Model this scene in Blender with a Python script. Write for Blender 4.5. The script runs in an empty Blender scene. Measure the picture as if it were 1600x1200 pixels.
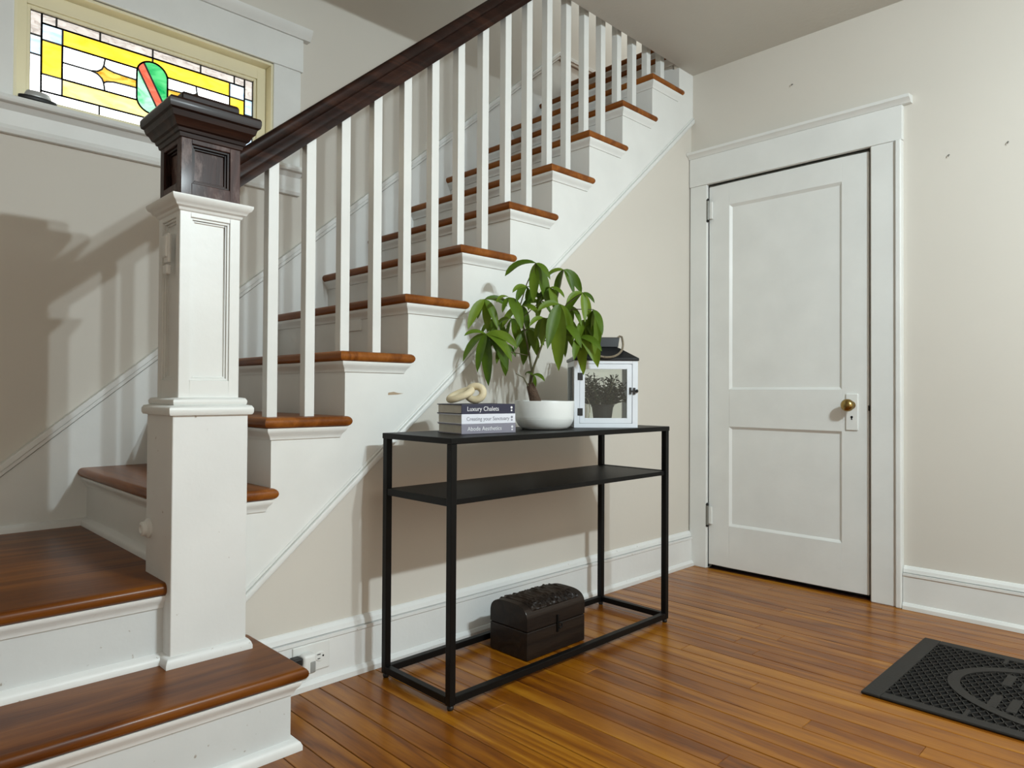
import bpy, bmesh, math, random
from mathutils import Vector, Matrix
random.seed(7)

# ------------------------------------------------------------------ camera
sc = bpy.context.scene
COL = sc.collection
yaw, pitch, roll = 0.7798, 0.0122, 0.0056
fw = Vector((math.sin(yaw)*math.cos(pitch), math.cos(yaw)*math.cos(pitch), math.sin(pitch)))
r0 = Vector((math.cos(yaw), -math.sin(yaw), 0)); u0 = r0.cross(fw)
rt = r0*math.cos(roll) + u0*math.sin(roll); up = u0*math.cos(roll) - r0*math.sin(roll)
cam = bpy.data.objects.new('camera', bpy.data.cameras.new('camera'))
COL.objects.link(cam)
M = Matrix.Identity(4)
for i in range(3):
    M[i][0], M[i][1], M[i][2] = rt[i], up[i], -fw[i]
M[0][3], M[1][3], M[2][3] = -0.3568, -1.9611, 0.915
cam.matrix_world = M
cam.data.sensor_width = 36.0
cam.data.lens = 1083.95/1600*36.0
cam.data.clip_start = 0.02
sc.camera = cam

# ------------------------------------------------------------------ world, lamps, exposure
w = bpy.data.worlds.new('world'); sc.world = w; w.use_nodes = True
bg = w.node_tree.nodes['Background']
bg.inputs[0].default_value = (1.0, 0.92, 0.78, 1); bg.inputs[1].default_value = 0.84
def lamp(name, loc, power, col=(0.86, 1.0, 1.05), rad=0.03):
    l = bpy.data.lights.new(name, 'POINT'); l.energy = power; l.color = col; l.shadow_soft_size = rad
    o = bpy.data.objects.new(name, l); o.location = loc; COL.objects.link(o); return o
def added_spot(name, loc, power, aim, col=(0.86, 1.0, 1.05), rad=0.03):
    l = bpy.data.lights.new(name, 'SPOT'); l.energy = power; l.color = col; l.shadow_soft_size = rad
    l.spot_size = math.pi; l.spot_blend = 1.0
    o = bpy.data.objects.new(name, l); o.location = loc; COL.objects.link(o)
    o.rotation_euler = Vector(aim).to_track_quat('-Z', 'Y').to_euler(); return o
for bulb in ((1.01, -2.83, 2.24), (1.20, -2.79, 2.24)):      # two bulbs of a lamp out of frame to the right
    lamp('lamp_bulb', bulb, 40)
    added_spot('steering_spot', bulb, 52, (0.22, 0.68, -0.70))  # tilted spot added at each bulb to steer brightness between the walls
lamp('upstairs_fill', (3.9, 0.5, 4.6), 45)  # unseen light added to brighten the upper stairwell
sc.view_settings.view_transform = 'Standard'
sc.view_settings.look = 'None'
sc.view_settings.gamma = 1.0
sc.view_settings.use_curve_mapping = False
sc.view_settings.exposure = 0.25

# ------------------------------------------------------------------ materials
def new_mat(name):
    m = bpy.data.materials.new(name); m.use_nodes = True
    nt = m.node_tree; b = nt.nodes['Principled BSDF']
    return m, nt, b
def N(nt, t, **kw):
    n = nt.nodes.new(t)
    for k, v in kw.items(): setattr(n, k, v)
    return n
def ramp(nt, fac, stops):
    r = N(nt, 'ShaderNodeValToRGB')
    e = r.color_ramp.elements
    while len(e) < len(stops): e.new(0.5)
    for el, (p, c) in zip(e, stops):
        el.position = p; el.color = (*c, 1)
    nt.links.new(fac, r.inputs[0]); return r
def paint(name, col, rough=0.5, var=0.06, scale=3.0, bump=0.05, bscale=60, spots=None):
    m, nt, b = new_mat(name)
    tc = N(nt, 'ShaderNodeTexCoord')
    n1 = N(nt, 'ShaderNodeTexNoise'); n1.inputs['Scale'].default_value = scale; n1.inputs['Detail'].default_value = 4
    nt.links.new(tc.outputs['Object'], n1.inputs['Vector'])
    c2 = tuple(max(0, c*(1-var)) for c in col); c1 = tuple(min(1, c*(1+var*0.5)) for c in col)
    r = ramp(nt, n1.outputs[0], [(0.3, c2), (0.7, c1)])
    out = r.outputs[0]
    if spots:
        n3 = N(nt, 'ShaderNodeTexNoise'); n3.inputs['Scale'].default_value = spots[1]; n3.inputs['Detail'].default_value = 6
        nt.links.new(tc.outputs['Object'], n3.inputs['Vector'])
        r3 = ramp(nt, n3.outputs[0], [(spots[2], (0, 0, 0)), (spots[2]+0.05, (1, 1, 1))])
        mx = N(nt, 'ShaderNodeMixRGB'); nt.links.new(r3.outputs[0], mx.inputs[0]); nt.links.new(out, mx.inputs[1])
        mx.inputs[2].default_value = (*spots[0], 1); out = mx.outputs[0]
    nt.links.new(out, b.inputs['Base Color'])
    b.inputs['Roughness'].default_value = rough
    n2 = N(nt, 'ShaderNodeTexNoise'); n2.inputs['Scale'].default_value = bscale; n2.inputs['Detail'].default_value = 3
    nt.links.new(tc.outputs['Object'], n2.inputs['Vector'])
    bp = N(nt, 'ShaderNodeBump'); bp.inputs['Strength'].default_value = bump; bp.inputs['Distance'].default_value = 0.01
    nt.links.new(n2.outputs[0], bp.inputs['Height']); nt.links.new(bp.outputs[0], b.inputs['Normal'])
    return m
def wood(name, stops, axis=1, rough=0.3, coat=0.4, gscale=7.0, stretch=0.06, rings=14, per_object=0.35, bump=0.08, wear_sheen=None, spec=0.5):
    m, nt, b = new_mat(name)
    tc = N(nt, 'ShaderNodeTexCoord'); oi = N(nt, 'ShaderNodeObjectInfo')
    cmb = N(nt, 'ShaderNodeCombineXYZ')
    mu = N(nt, 'ShaderNodeMath', operation='MULTIPLY'); mu.inputs[1].default_value = 37.0
    nt.links.new(oi.outputs['Random'], mu.inputs[0])
    for i in range(3): nt.links.new(mu.outputs[0], cmb.inputs[i])
    add = N(nt, 'ShaderNodeVectorMath', operation='ADD')
    nt.links.new(tc.outputs['Object'], add.inputs[0]); nt.links.new(cmb.outputs[0], add.inputs[1])
    mp = N(nt, 'ShaderNodeMapping'); s = [1, 1, 1]; s[axis] = stretch
    mp.inputs['Scale'].default_value = s
    nt.links.new(add.outputs[0], mp.inputs[0])
    n1 = N(nt, 'ShaderNodeTexNoise'); n1.inputs['Scale'].default_value = gscale; n1.inputs['Detail'].default_value = 5; n1.inputs['Distortion'].default_value = 0.6
    nt.links.new(mp.outputs[0], n1.inputs['Vector'])
    m2 = N(nt, 'ShaderNodeMath', operation='MULTIPLY'); m2.inputs[1].default_value = rings
    nt.links.new(n1.outputs[0], m2.inputs[0])
    fr = N(nt, 'ShaderNodeMath', operation='PINGPONG'); fr.inputs[1].default_value = 1.0
    nt.links.new(m2.outputs[0], fr.inputs[0])
    n2 = N(nt, 'ShaderNodeTexNoise'); n2.inputs['Scale'].default_value = gscale*24; n2.inputs['Detail'].default_value = 3
    nt.links.new(mp.outputs[0], n2.inputs['Vector'])
    ad = N(nt, 'ShaderNodeMath', operation='MULTIPLY_ADD'); ad.inputs[1].default_value = 0.42
    nt.links.new(n2.outputs[0], ad.inputs[0])
    m3 = N(nt, 'ShaderNodeMath', operation='MULTIPLY'); m3.inputs[1].default_value = 0.50
    nt.links.new(fr.outputs[0], m3.inputs[0]); nt.links.new(m3.outputs[0], ad.inputs[2])
    ro = N(nt, 'ShaderNodeMath', operation='MULTIPLY_ADD'); ro.inputs[1].default_value = per_object
    sub = N(nt, 'ShaderNodeMath', operation='SUBTRACT'); sub.inputs[1].default_value = 0.5
    nt.links.new(oi.outputs['Random'], sub.inputs[0]); nt.links.new(sub.outputs[0], ro.inputs[0]); nt.links.new(ad.outputs[0], ro.inputs[2])
    r = ramp(nt, ro.outputs[0], stops)
    out = r.outputs[0]
    if wear_sheen:
        n4 = N(nt, 'ShaderNodeTexNoise'); n4.inputs['Scale'].default_value = 16; n4.inputs['Detail'].default_value = 8; n4.inputs['Roughness'].default_value = 0.7
        mp4 = N(nt, 'ShaderNodeMapping'); mp4.inputs['Scale'].default_value = (1, 1, 0.35)
        nt.links.new(tc.outputs['Object'], mp4.inputs[0]); nt.links.new(mp4.outputs[0], n4.inputs['Vector'])
        r4 = ramp(nt, n4.outputs[0], [(wear_sheen[1], (0, 0, 0)), (wear_sheen[1]+0.22, (1, 1, 1))])
        mx = N(nt, 'ShaderNodeMixRGB'); nt.links.new(r4.outputs[0], mx.inputs[0]); nt.links.new(out, mx.inputs[1])
        mx.inputs[2].default_value = (*wear_sheen[0], 1); out = mx.outputs[0]
    nt.links.new(out, b.inputs['Base Color'])
    b.inputs['Roughness'].default_value = rough
    b.inputs['Specular IOR Level'].default_value = spec; b.inputs['Coat Weight'].default_value = coat; b.inputs['Coat Roughness'].default_value = 0.12
    bp = N(nt, 'ShaderNodeBump'); bp.inputs['Strength'].default_value = bump; bp.inputs['Distance'].default_value = 0.004
    nt.links.new(ad.outputs[0], bp.inputs['Height']); nt.links.new(bp.outputs[0], b.inputs['Normal'])
    return m
def plain(name, col, rough=0.5, metal=0.0, bump=0.0, bscale=200, spec=0.5):
    m, nt, b = new_mat(name)
    b.inputs['Base Color'].default_value = (*col, 1); b.inputs['Roughness'].default_value = rough; b.inputs['Metallic'].default_value = metal
    b.inputs['Specular IOR Level'].default_value = spec
    tc = N(nt, 'ShaderNodeTexCoord'); n2 = N(nt, 'ShaderNodeTexNoise'); n2.inputs['Scale'].default_value = bscale
    nt.links.new(tc.outputs['Object'], n2.inputs['Vector'])
    bp = N(nt, 'ShaderNodeBump'); bp.inputs['Strength'].default_value = bump; bp.inputs['Distance'].default_value = 0.003
    nt.links.new(n2.outputs[0], bp.inputs['Height']); nt.links.new(bp.outputs[0], b.inputs['Normal'])
    return m
def stained(name, c1, c2, strength, scale=14):
    m, nt, b = new_mat(name)
    tc = N(nt, 'ShaderNodeTexCoord'); n1 = N(nt, 'ShaderNodeTexNoise'); n1.inputs['Scale'].default_value = scale; n1.inputs['Detail'].default_value = 5; n1.inputs['Distortion'].default_value = 1.2
    mp = N(nt, 'ShaderNodeMapping'); mp.inputs['Scale'].default_value = (0.7, 1, 1.6)
    nt.links.new(tc.outputs['Object'], mp.inputs[0]); nt.links.new(mp.outputs[0], n1.inputs['Vector'])
    r = ramp(nt, n1.outputs[0], [(0.35, c1), (0.65, c2)])
    nt.links.new(r.outputs[0], b.inputs['Base Color']); nt.links.new(r.outputs[0], b.inputs['Emission Color'])
    b.inputs['Emission Strength'].default_value = strength; b.inputs['Roughness'].default_value = 0.15
    return m
def clear_glass(name):
    m = bpy.data.materials.new(name); m.use_nodes = True; nt = m.node_tree; nt.nodes.clear()
    o = N(nt, 'ShaderNodeOutputMaterial'); t = N(nt, 'ShaderNodeBsdfTransparent'); g = N(nt, 'ShaderNodeBsdfGlossy')
    t.inputs[0].default_value = (0.95, 0.97, 0.96, 1); g.inputs['Roughness'].default_value = 0.02
    fz = N(nt, 'ShaderNodeFresnel'); fz.inputs[0].default_value = 1.45
    mx = N(nt, 'ShaderNodeMixShader'); nt.links.new(fz.outputs[0], mx.inputs[0]); nt.links.new(t.outputs[0], mx.inputs[1]); nt.links.new(g.outputs[0], mx.inputs[2])
    nt.links.new(mx.outputs[0], o.inputs[0]); return m

MT = {}
MT['wall'] = paint('cream_wall_plaster', (0.64, 0.605, 0.545), 0.75, 0.035, 1.2, 0.03, 45)
MT['ceil'] = paint('ceiling_plaster', (0.56, 0.54, 0.49), 0.85, 0.05, 1.5, 0.12, 50)
MT['trim'] = paint('white_trim_paint', (0.76, 0.77, 0.75), 0.38, 0.05, 5.0, 0.06, 35)
MT['worn'] = paint('worn_white_paint', (0.76, 0.77, 0.76), 0.42, 0.05, 4.0, 0.08, 30, ((0.42, 0.38, 0.33), 55, 0.70))
MT['riser_white'] = paint('greyer_white_paint', (0.64, 0.66, 0.66), 0.45, 0.07, 4.0, 0.08, 30, ((0.36, 0.33, 0.29), 45, 0.68))  # greyer white with dark flecks, for the two lowest risers
MT['cream'] = paint('cream_sash_tone', (0.80, 0.74, 0.52), 0.4, 0.04, 5.0, 0.05, 35)  # warm cream tone on jamb, sash and glazing beads
MT['floor'] = wood('honey_pine_plank', [(0.05, (0.105, 0.026, 0.002)), (0.28, (0.195, 0.058, 0.003)), (0.60, (0.30, 0.105, 0.004)), (0.95, (0.44, 0.190, 0.014))], 1, 0.28, 0.08, 6.5, 0.085, 11, 0.26, spec=0.35)
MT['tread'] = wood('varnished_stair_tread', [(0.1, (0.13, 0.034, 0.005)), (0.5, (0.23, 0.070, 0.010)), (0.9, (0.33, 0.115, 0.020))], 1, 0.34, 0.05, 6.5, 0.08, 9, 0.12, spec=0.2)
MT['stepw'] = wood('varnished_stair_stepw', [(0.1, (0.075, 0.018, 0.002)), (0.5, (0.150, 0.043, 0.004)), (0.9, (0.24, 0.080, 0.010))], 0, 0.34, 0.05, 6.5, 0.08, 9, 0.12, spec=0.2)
MT['dark'] = wood('dark_stained_wood', [(0.1, (0.008, 0.003, 0.002)), (0.5, (0.022, 0.008, 0.005)), (0.9, (0.048, 0.018, 0.010))], 0, 0.42, 0.03, 10.0, 0.10, 8, 0.0, 0.10, spec=0.2)
MT['newel_dark'] = wood('dark_newel_wear_sheen', [(0.1, (0.020, 0.008, 0.006)), (0.5, (0.050, 0.020, 0.015)), (0.9, (0.085, 0.036, 0.027))], 2, 0.45, 0.05, 12.0, 0.08, 8, 0.0, 0.12, ((0.26, 0.19, 0.17), 0.50), spec=0.2)  # pale patches paint in sheen highlights along with wear
MT['metal'] = plain('black_powder_metal', (0.003, 0.003, 0.003), 0.45, 0.0, 0.05, 300, 0.2)
MT['brass'] = plain('aged_brass', (0.36, 0.25, 0.09), 0.25, 1.0)
MT['steel'] = plain('worn_hinge_metal', (0.22, 0.22, 0.20), 0.4, 0.5)
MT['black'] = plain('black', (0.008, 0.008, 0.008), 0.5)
MT['lead'] = plain('lead_came_metal', (0.03, 0.028, 0.026), 0.5, 0.3)

# ------------------------------------------------------------------ mesh helper
class MB:
    def __init__(s): s.v = []; s.f = []
    def add(s, vs, fs):
        n = len(s.v); s.v += [tuple(p) for p in vs]; s.f += [tuple(i+n for i in f) for f in fs]; return s
    def box(s, x0, x1, y0, y1, z0, z1):
        return s.add([(x0,y0,z0),(x1,y0,z0),(x1,y1,z0),(x0,y1,z0),(x0,y0,z1),(x1,y0,z1),(x1,y1,z1),(x0,y1,z1)],
                     [(0,3,2,1),(4,5,6,7),(0,1,5,4),(1,2,6,5),(2,3,7,6),(3,0,4,7)])
    def rings(s, levels):                       # levels: (z, x0, x1, y0, y1) stacked rectangles
        vs = []; fs = []
        for z, x0, x1, y0, y1 in levels: vs += [(x0,y0,z),(x1,y0,z),(x1,y1,z),(x0,y1,z)]
        for i in range(len(levels)-1):
            for j in range(4):
                a = 4*i+j; b = 4*i+(j+1) % 4; fs.append((a, b, b+4, a+4))
        n = 4*(len(levels)-1); fs += [(3,2,1,0), (n,n+1,n+2,n+3)]
        return s.add(vs, fs)
    def prism(s, poly, axis, a, b):             # polygon in the two other axes, pushed along axis
        def p(u, v, t): return {'x': (t,u,v), 'y': (u,t,v), 'z': (u,v,t)}[axis]
        n = len(poly)
        vs = [p(u,v,a) for u, v in poly]+[p(u,v,b) for u, v in poly]
        fs = [tuple(range(n-1,-1,-1)), tuple(range(n,2*n))]+[(i,(i+1)%n,(i+1)%n+n,i+n) for i in range(n)]
        return s.add(vs, fs)
    def tube(s, path, rad, n=8, closed=False, caps=True):
        path = [Vector(p) for p in path]; m = len(path)
        rr = rad if isinstance(rad, (list, tuple)) else [rad]*m
        t0 = None; vs = []; nrm = None
        for i, p in enumerate(path):
            if closed: t = path[(i+1)%m]-path[i-1]
            else: t = path[min(i+1,m-1)]-path[max(i-1,0)]
            t.normalize()
            if nrm is None:
                a = Vector((0,0,1)) if abs(t.z) < 0.9 else Vector((1,0,0)); nrm = t.cross(a).normalized()
            else:
                nrm = (nrm - t*nrm.dot(t)).normalized()
            bn = t.cross(nrm)
            for k in range(n):
                an = 2*math.pi*k/n; vs.append(p+(nrm*math.cos(an)+bn*math.sin(an))*rr[i])
        fs = []
        for i in range(m if closed else m-1):
            j = (i+1) % m
            for k in range(n): fs.append((i*n+k, i*n+(k+1)%n, j*n+(k+1)%n, j*n+k))
        if not closed and caps: fs += [tuple(range(n-1,-1,-1)), tuple((m-1)*n+k for k in range(n))]
        return s.add(vs, fs)
    def lathe(s, prof, n=32, c=(0,0,0), axis='z'):   # prof: (radius, height)
        vs = []; fs = []
        for r, h in prof:
            for k in range(n):
                a = 2*math.pi*k/n; q = (r*math.cos(a), r*math.sin(a), h)
                if axis == 'x': q = (h, q[0], q[1])
                if axis == 'y': q = (q[0], h, q[1])
                vs.append((q[0]+c[0], q[1]+c[1], q[2]+c[2]))
        for i in range(len(prof)-1):
            for k in range(n): fs.append((i*n+k, i*n+(k+1)%n, (i+1)*n+(k+1)%n, (i+1)*n+k))
        fs.append(tuple(range(n-1,-1,-1))); m = (len(prof)-1)*n; fs.append(tuple(m+k for k in range(n)))
        return s.add(vs, fs)
    def build(s, name, mat, parent=None, bevel=0, smooth=None, seg=2):
        me = bpy.data.meshes.new(name)
        off = Vector((0,0,0))
        if parent is not None and parent.get('_world'): off = Vector(parent['_off'])
        me.from_pydata([tuple(Vector(p)-off) for p in s.v], [], s.f)
        bm = bmesh.new(); bm.from_mesh(me)
        bmesh.ops.remove_doubles(bm, verts=bm.verts, dist=1e-6)
        bmesh.ops.recalc_face_normals(bm, faces=bm.faces)
        if bevel:
            es = [e for e in bm.edges if len(e.link_faces) == 2 and e.calc_face_angle(0) > 0.5]
            bmesh.ops.bevel(bm, geom=es, offset=bevel, segments=seg, affect='EDGES', profile=0.5, clamp_overlap=True)
        bm.to_mesh(me); bm.free()
        if smooth:
            for p in me.polygons: p.use_smooth = True
            me.set_sharp_from_angle(angle=math.radians(smooth))
        me.materials.append(MT[mat] if isinstance(mat, str) else mat)
        o = bpy.data.objects.new(name, me); COL.objects.link(o)
        if parent is not None:
            o.parent = parent
            if parent.get('_world'): o['_world'] = 1; o['_off'] = parent['_off']
        return o
def box(name, mat, parent, *a, bevel=0.002): return MB().box(*a).build(name, mat, parent, bevel)
def thing(name, label, cat, loc=(0,0,0), rz=0, group=None, world=False):
    o = bpy.data.objects.new(name, None); COL.objects.link(o); o.empty_display_size = 0.05
    o.location = loc; o.rotation_euler = (0,0,rz); o['label'] = label; o['category'] = cat
    if group: o['group'] = group
    if world: o['_world'] = 1; o['_off'] = list(loc)
    return o
def tag(o, label, cat, group=None):
    o['label'] = label; o['category'] = cat
    if group: o['group'] = group
    return o
def struct(o): o['kind'] = 'structure'; return o

# ------------------------------------------------------------------ setting
WY = 0.018          # understair wall face
FW = 1.0            # back wall face
XD = 2.953          # right wall (with the door) face
CZ = 2.63           # ceiling
G, R, X4, YN = 0.2477, 0.2092, 0.5552, -0.016
SL = 0.8446
def xk(k): return X4+(k-4)*G

fl = struct(MB().box(-2.6, XD, -4.2, 0.03, -0.06, -0.016).build('floor', 'black'))
px0 = -1.98; wd = 0.068; rng = random.Random(3)
row = 0; x = px0
while x < XD-0.01:
    x1 = min(x+wd-0.0022, XD)
    y = 0.02; 
    first = rng.uniform(0.5, 3.2)
    while y > -3.6:
        L = first if first else rng.uniform(1.8, 3.2); first = None
        y1 = max(y-L, -3.7)
        dz = rng.uniform(-0.0006, 0.0)
        MB().box(x, x1, y1, y-0.001, -0.016, dz).build('plank', 'floor', fl, 0.0012, seg=1)
        y = y1
    x += wd

# understair wall: follows the underside of the stairs
def sz(x): return 0.335+SL*(x-0.52)
wu = struct(MB().prism([(0.30, -0.06), (XD, -0.06), (XD, sz(XD)), (0.30, sz(0.30))], 'y', WY, 0.07).build('wall_understair', 'wall'))
# back wall with window opening
WX0, WX1, WZ0, WZ1 = 0.095, 1.046, 1.93, 2.375
wb = MB()
wb.box(-1.6, WX0, FW, FW+0.16, -0.06, 5.1).box(WX1, 4.7, FW, FW+0.16, -0.06, 5.1)
wb.box(WX0, WX1, FW, FW+0.16, -0.06, WZ0).box(WX0, WX1, FW, FW+0.16, WZ1, 5.1)
struct(wb.build('wall_back', 'wall'))
# right wall with door opening
DY0, DY1, DZ1 = -0.086, -0.886, 2.018
wr = MB()
wr.box(XD, XD+0.13, DY0, 0.03, -0.06, CZ).box(XD, XD+0.13, -4.2, DY1, -0.06, CZ).box(XD, XD+0.13, DY1, DY0, DZ1, CZ)
struct(wr.build('wall_right', 'wall'))
struct(MB().box(-2.6, 3.6, -4.2, 0.006, CZ, 2.90).build('ceiling', 'ceil'))
# upper storey around the stairwell
struct(MB().box(-1.6, 3.02, -0.14, 0.0, 2.90, 5.1).build('wall_upper_stairwell', 'wall'))
struct(MB().box(4.6, 4.72, -2.0, FW+0.16, 2.7, 5.1).build('wall_upper_end', 'wall'))
struct(MB().box(-1.72, -1.6, -0.14, FW+0.16, -0.06, 5.1).build('wall_left', 'wall'))
struct(MB().box(-1.72, 4.72, -2.0, FW+0.16, 5.1, 5.2).build('ceiling_upper', 'ceil'))
struct(MB().box(3.03+G, 4.6, -2.0, FW, 2.78, 2.929).build('floor_upper', 'stepw'))

struct(MB().box(-2.72, -2.6, -4.2, -0.14, -0.06, 2.9).box(-2.72, -1.6, -0.14, -0.02, -0.06, 2.9).build('wall_front_left', 'wall'))
# baseboards: profile across, pushed along
BBP = [(0, 0), (-0.032, 0), (-0.032, 0.016), (-0.024, 0.026), (-0.019, 0.028), (-0.019, 0.138), (-0.024, 0.142), (-0.024, 0.152), (-0.009, 0.1525), (-0.009, 0.155), (-0.017, 0.1555), (-0.014, 0.170), (-0.006, 0.180), (0, 0.182)]
bb = MB().prism([(WY+a, b) for a, b in BBP], 'x', 0.40, XD-0.002).build('baseboard_understair', 'worn', None); struct(bb)
bb = MB().prism([(XD+a, b) for a, b in BBP], 'y', -4.2, -1.022)
bo = bb.build('baseboard_right', 'trim'); struct(bo)

# back wall skirt board with its cap that climbs with the stairs
def cz(x): return 0.636+0.8455*(x-0.074)
XE = 2.958
lowx = -0.10
skp = [(-1.6, 0.36), (0.38, 0.36), (3.0, 2.50), (4.6, 2.50), (4.6, cz(XE)-0.026), (XE, cz(XE)-0.026), (lowx, cz(lowx)-0.026), (-1.6, cz(lowx)-0.026)]
sk = struct(MB().prism(skp, 'y', 0.987, FW+0.002).build('baseboard_back', 'trim'))
cap = MB()
def capseg(xa, za, xb, zb):
    for dz0, dz1, dy in ((-0.022, -0.004, 0.974), (-0.004, 0.022, 0.968)):
        cap.prism([(xa, za+dz0), (xb, zb+dz0), (xb, zb+dz1), (xa, za+dz1)], 'y', dy, FW+0.003)
capseg(-1.6, cz(lowx), lowx, cz(lowx)); capseg(lowx, cz(lowx), XE, cz(XE)); capseg(XE, cz(XE), 4.6, cz(XE))
cap.build('skirt_cap', 'trim', sk, 0.003)
MB().prism([(0.987, 0.4184), (0.962, 0.4184), (0.965, 0.432), (0.975, 0.441), (0.987, 0.443)], 'x', -1.6, 0.335).build('shoe_moulding', 'worn', sk, 0, 40)

# ------------------------------------------------------------------ stained-glass window
win = bpy.data.objects.new('window_1', None); COL.objects.link(win); win['kind'] = 'structure'; win['_world'] = 1; win['_off'] = [0.57, FW, 1.9]; win.location = (0.57, FW, 1.9)
win['label'] = 'wide stained glass window above the stair landing'
# casing on the wall face
cs = MB()
cs.box(-0.05, WX0, 0.978, FW+0.004, WZ0-0.01, WZ1+0.004)
cs.build('casing', 'trim', win, 0.004)
MB().box(WX1, 1.176, 0.978, FW+0.004, WZ0-0.01, WZ1+0.004).build('casing', 'trim', win, 0.004)
MB().box(-0.05, 1.186, 0.974, FW+0.004, WZ1+0.004, 2.528).build('head_casing', 'trim', win, 0.003)
MB().prism([(FW, 2.528), (0.966, 2.528), (0.958, 2.540), (0.945, 2.556), (0.940, 2.572), (FW, 2.576)], 'x', -0.08, 1.216).build('head_moulding', 'trim', win, 0, 40)
MB().prism([(FW+0.09, 1.905), (0.935, 1.905), (0.930, 1.915), (0.935, 1.928), (FW+0.09, 1.934)], 'x', -0.08, 1.20).build('sill', 'trim', win, 0.002)
MB().prism([(FW, 1.808), (0.978, 1.808), (0.972, 1.822), (0.976, 1.836), (0.976, 1.886), (0.955, 1.905), (FW, 1.905)], 'x', -0.06, 1.176).build('apron', 'trim', win, 0.001)
# jamb liners, inside stops and sash
jl = MB(); jl.box(WX0, WX0+0.010, 0.985, 1.16, WZ0, WZ1).box(WX1-0.010, WX1, 0.985, 1.16, WZ0, WZ1).box(WX0+0.010, WX1-0.010, 0.985, 1.16, WZ1-0.010, WZ1)
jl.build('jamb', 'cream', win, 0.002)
GY = 1.06
GX0, GX1, GZ0, GZ1 = 0.153, 0.985, 1.975, 2.299
sx0, sx1, sz0, sz1 = WX0+0.010, WX1-0.010, WZ0+0.004, WZ1-0.010
sh = MB()
def frame(mb, x0, x1, z0, z1, ix0, ix1, iz0, iz1, y0, y1):
    mb.box(x0, ix0, y0, y1, z0, z1).box(ix1, x1, y0, y1, z0, z1).box(ix0, ix1, y0, y1, z0, iz0).box(ix0, ix1, y0, y1, iz1, z1)
frame(sh, sx0, sx1, sz0, sz1, GX0-0.012, GX1+0.012, GZ0-0.012, GZ1+0.012, 1.038, 1.085)
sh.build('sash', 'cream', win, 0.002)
gb = MB(); frame(gb, GX0-0.012, GX1+0.012, GZ0-0.012, GZ1+0.012, GX0, GX1, GZ0, GZ1, 1.046, 1.075)
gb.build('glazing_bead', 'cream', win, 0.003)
MT['g_white'] = stained('white_window_glass', (0.90, 0.97, 1.0), (1, 1, 1), 2.6)
MT['g_yellow'] = stained('amber_window_glass', (0.95, 0.62, 0.035), (1.0, 0.74, 0.10), 0.82)
MT['g_pale'] = stained('pale_amber_window_glass', (1.0, 0.76, 0.20), (1.0, 0.86, 0.42), 0.9)
MT['g_gold'] = stained('streaky_gold_window_glass', (0.62, 0.30, 0.01), (1.0, 0.72, 0.14), 0.8, 22)
MT['g_blue'] = stained('pale_blue_window_glass', (0.45, 0.66, 0.95), (0.85, 0.95, 1.0), 0.85, 18)
MT['g_clear'] = stained('hammered_clear_window_glass', (0.50, 0.45, 0.42), (0.86, 0.80, 0.76), 0.65, 40)
MT['g_green'] = stained('green_window_glass', (0.0, 0.40, 0.10), (0.15, 0.75, 0.28), 0.66, 12)
MT['g_lgreen'] = stained('light_green_window_glass', (0.10, 0.62, 0.25), (0.60, 0.95, 0.75), 0.8, 12)
MT['g_red'] = stained('red_window_glass', (0.80, 0.10, 0.05), (0.95, 0.22, 0.14), 0.72, 20)
CXG = (GX0+GX1)/2
panes = []
def pane(poly, m, mir=True, both=None):
    panes.append((poly, m))
    if mir: panes.append(([(2*CXG-a, b) for a, b in reversed(poly)], both or m))
def rect(x0, x1, z0, z1): return [(x0, z0), (x1, z0), (x1, z1), (x0, z1)]
c1, c2 = 0.190, 0.256
zb = [GZ0, 2.013, 2.076, 2.139, 2.202, 2.263, GZ1]
pane(rect(GX0, c1, 2.212, GZ1), 'g_clear'); pane(rect(GX0, c1, 2.141, 2.212), 'g_blue'); pane(rect(GX0, c1, GZ0, 2.141), 'g_white', True, 'g_blue')
pane(rect(c1, 0.236, zb[5], zb[6]), 'g_clear'); pane(rect(0.236, 0.380, zb[5], zb[6]), 'g_clear'); pane(rect(0.380, CXG, zb[5], zb[6]), 'g_clear')
pane(rect(c1, 0.380, zb[0], zb[1]), 'g_white'); pane(rect(0.380, CXG, zb[0], zb[1]), 'g_white')
pane(rect(c1, c2, zb[4], zb[5]), 'g_blue'); pane(rect(c1, c2, zb[2], zb[4]), 'g_yellow'); pane(rect(c1, c2, zb[1], zb[2]), 'g_white')
BH = 0.058
def badge(t):            # outline of the oval badge, t from 0 (top centre) to 1 (bottom centre) on the left side
    if t < 0.35: a = t/0.35*math.pi/2; return (CXG-BH*math.sin(a), 2.190+0.055*math.cos(a))
    if t < 0.65: return (CXG-BH, 2.190-(t-0.35)/0.30*0.100)
    a = (t-0.65)/0.35*math.pi/2; return (CXG-BH*math.cos(a), 2.090-0.055*math.sin(a))
def bl(t0, t1, n=8): return [badge(t0+(t1-t0)*i/n) for i in range(n+1)]
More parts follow.
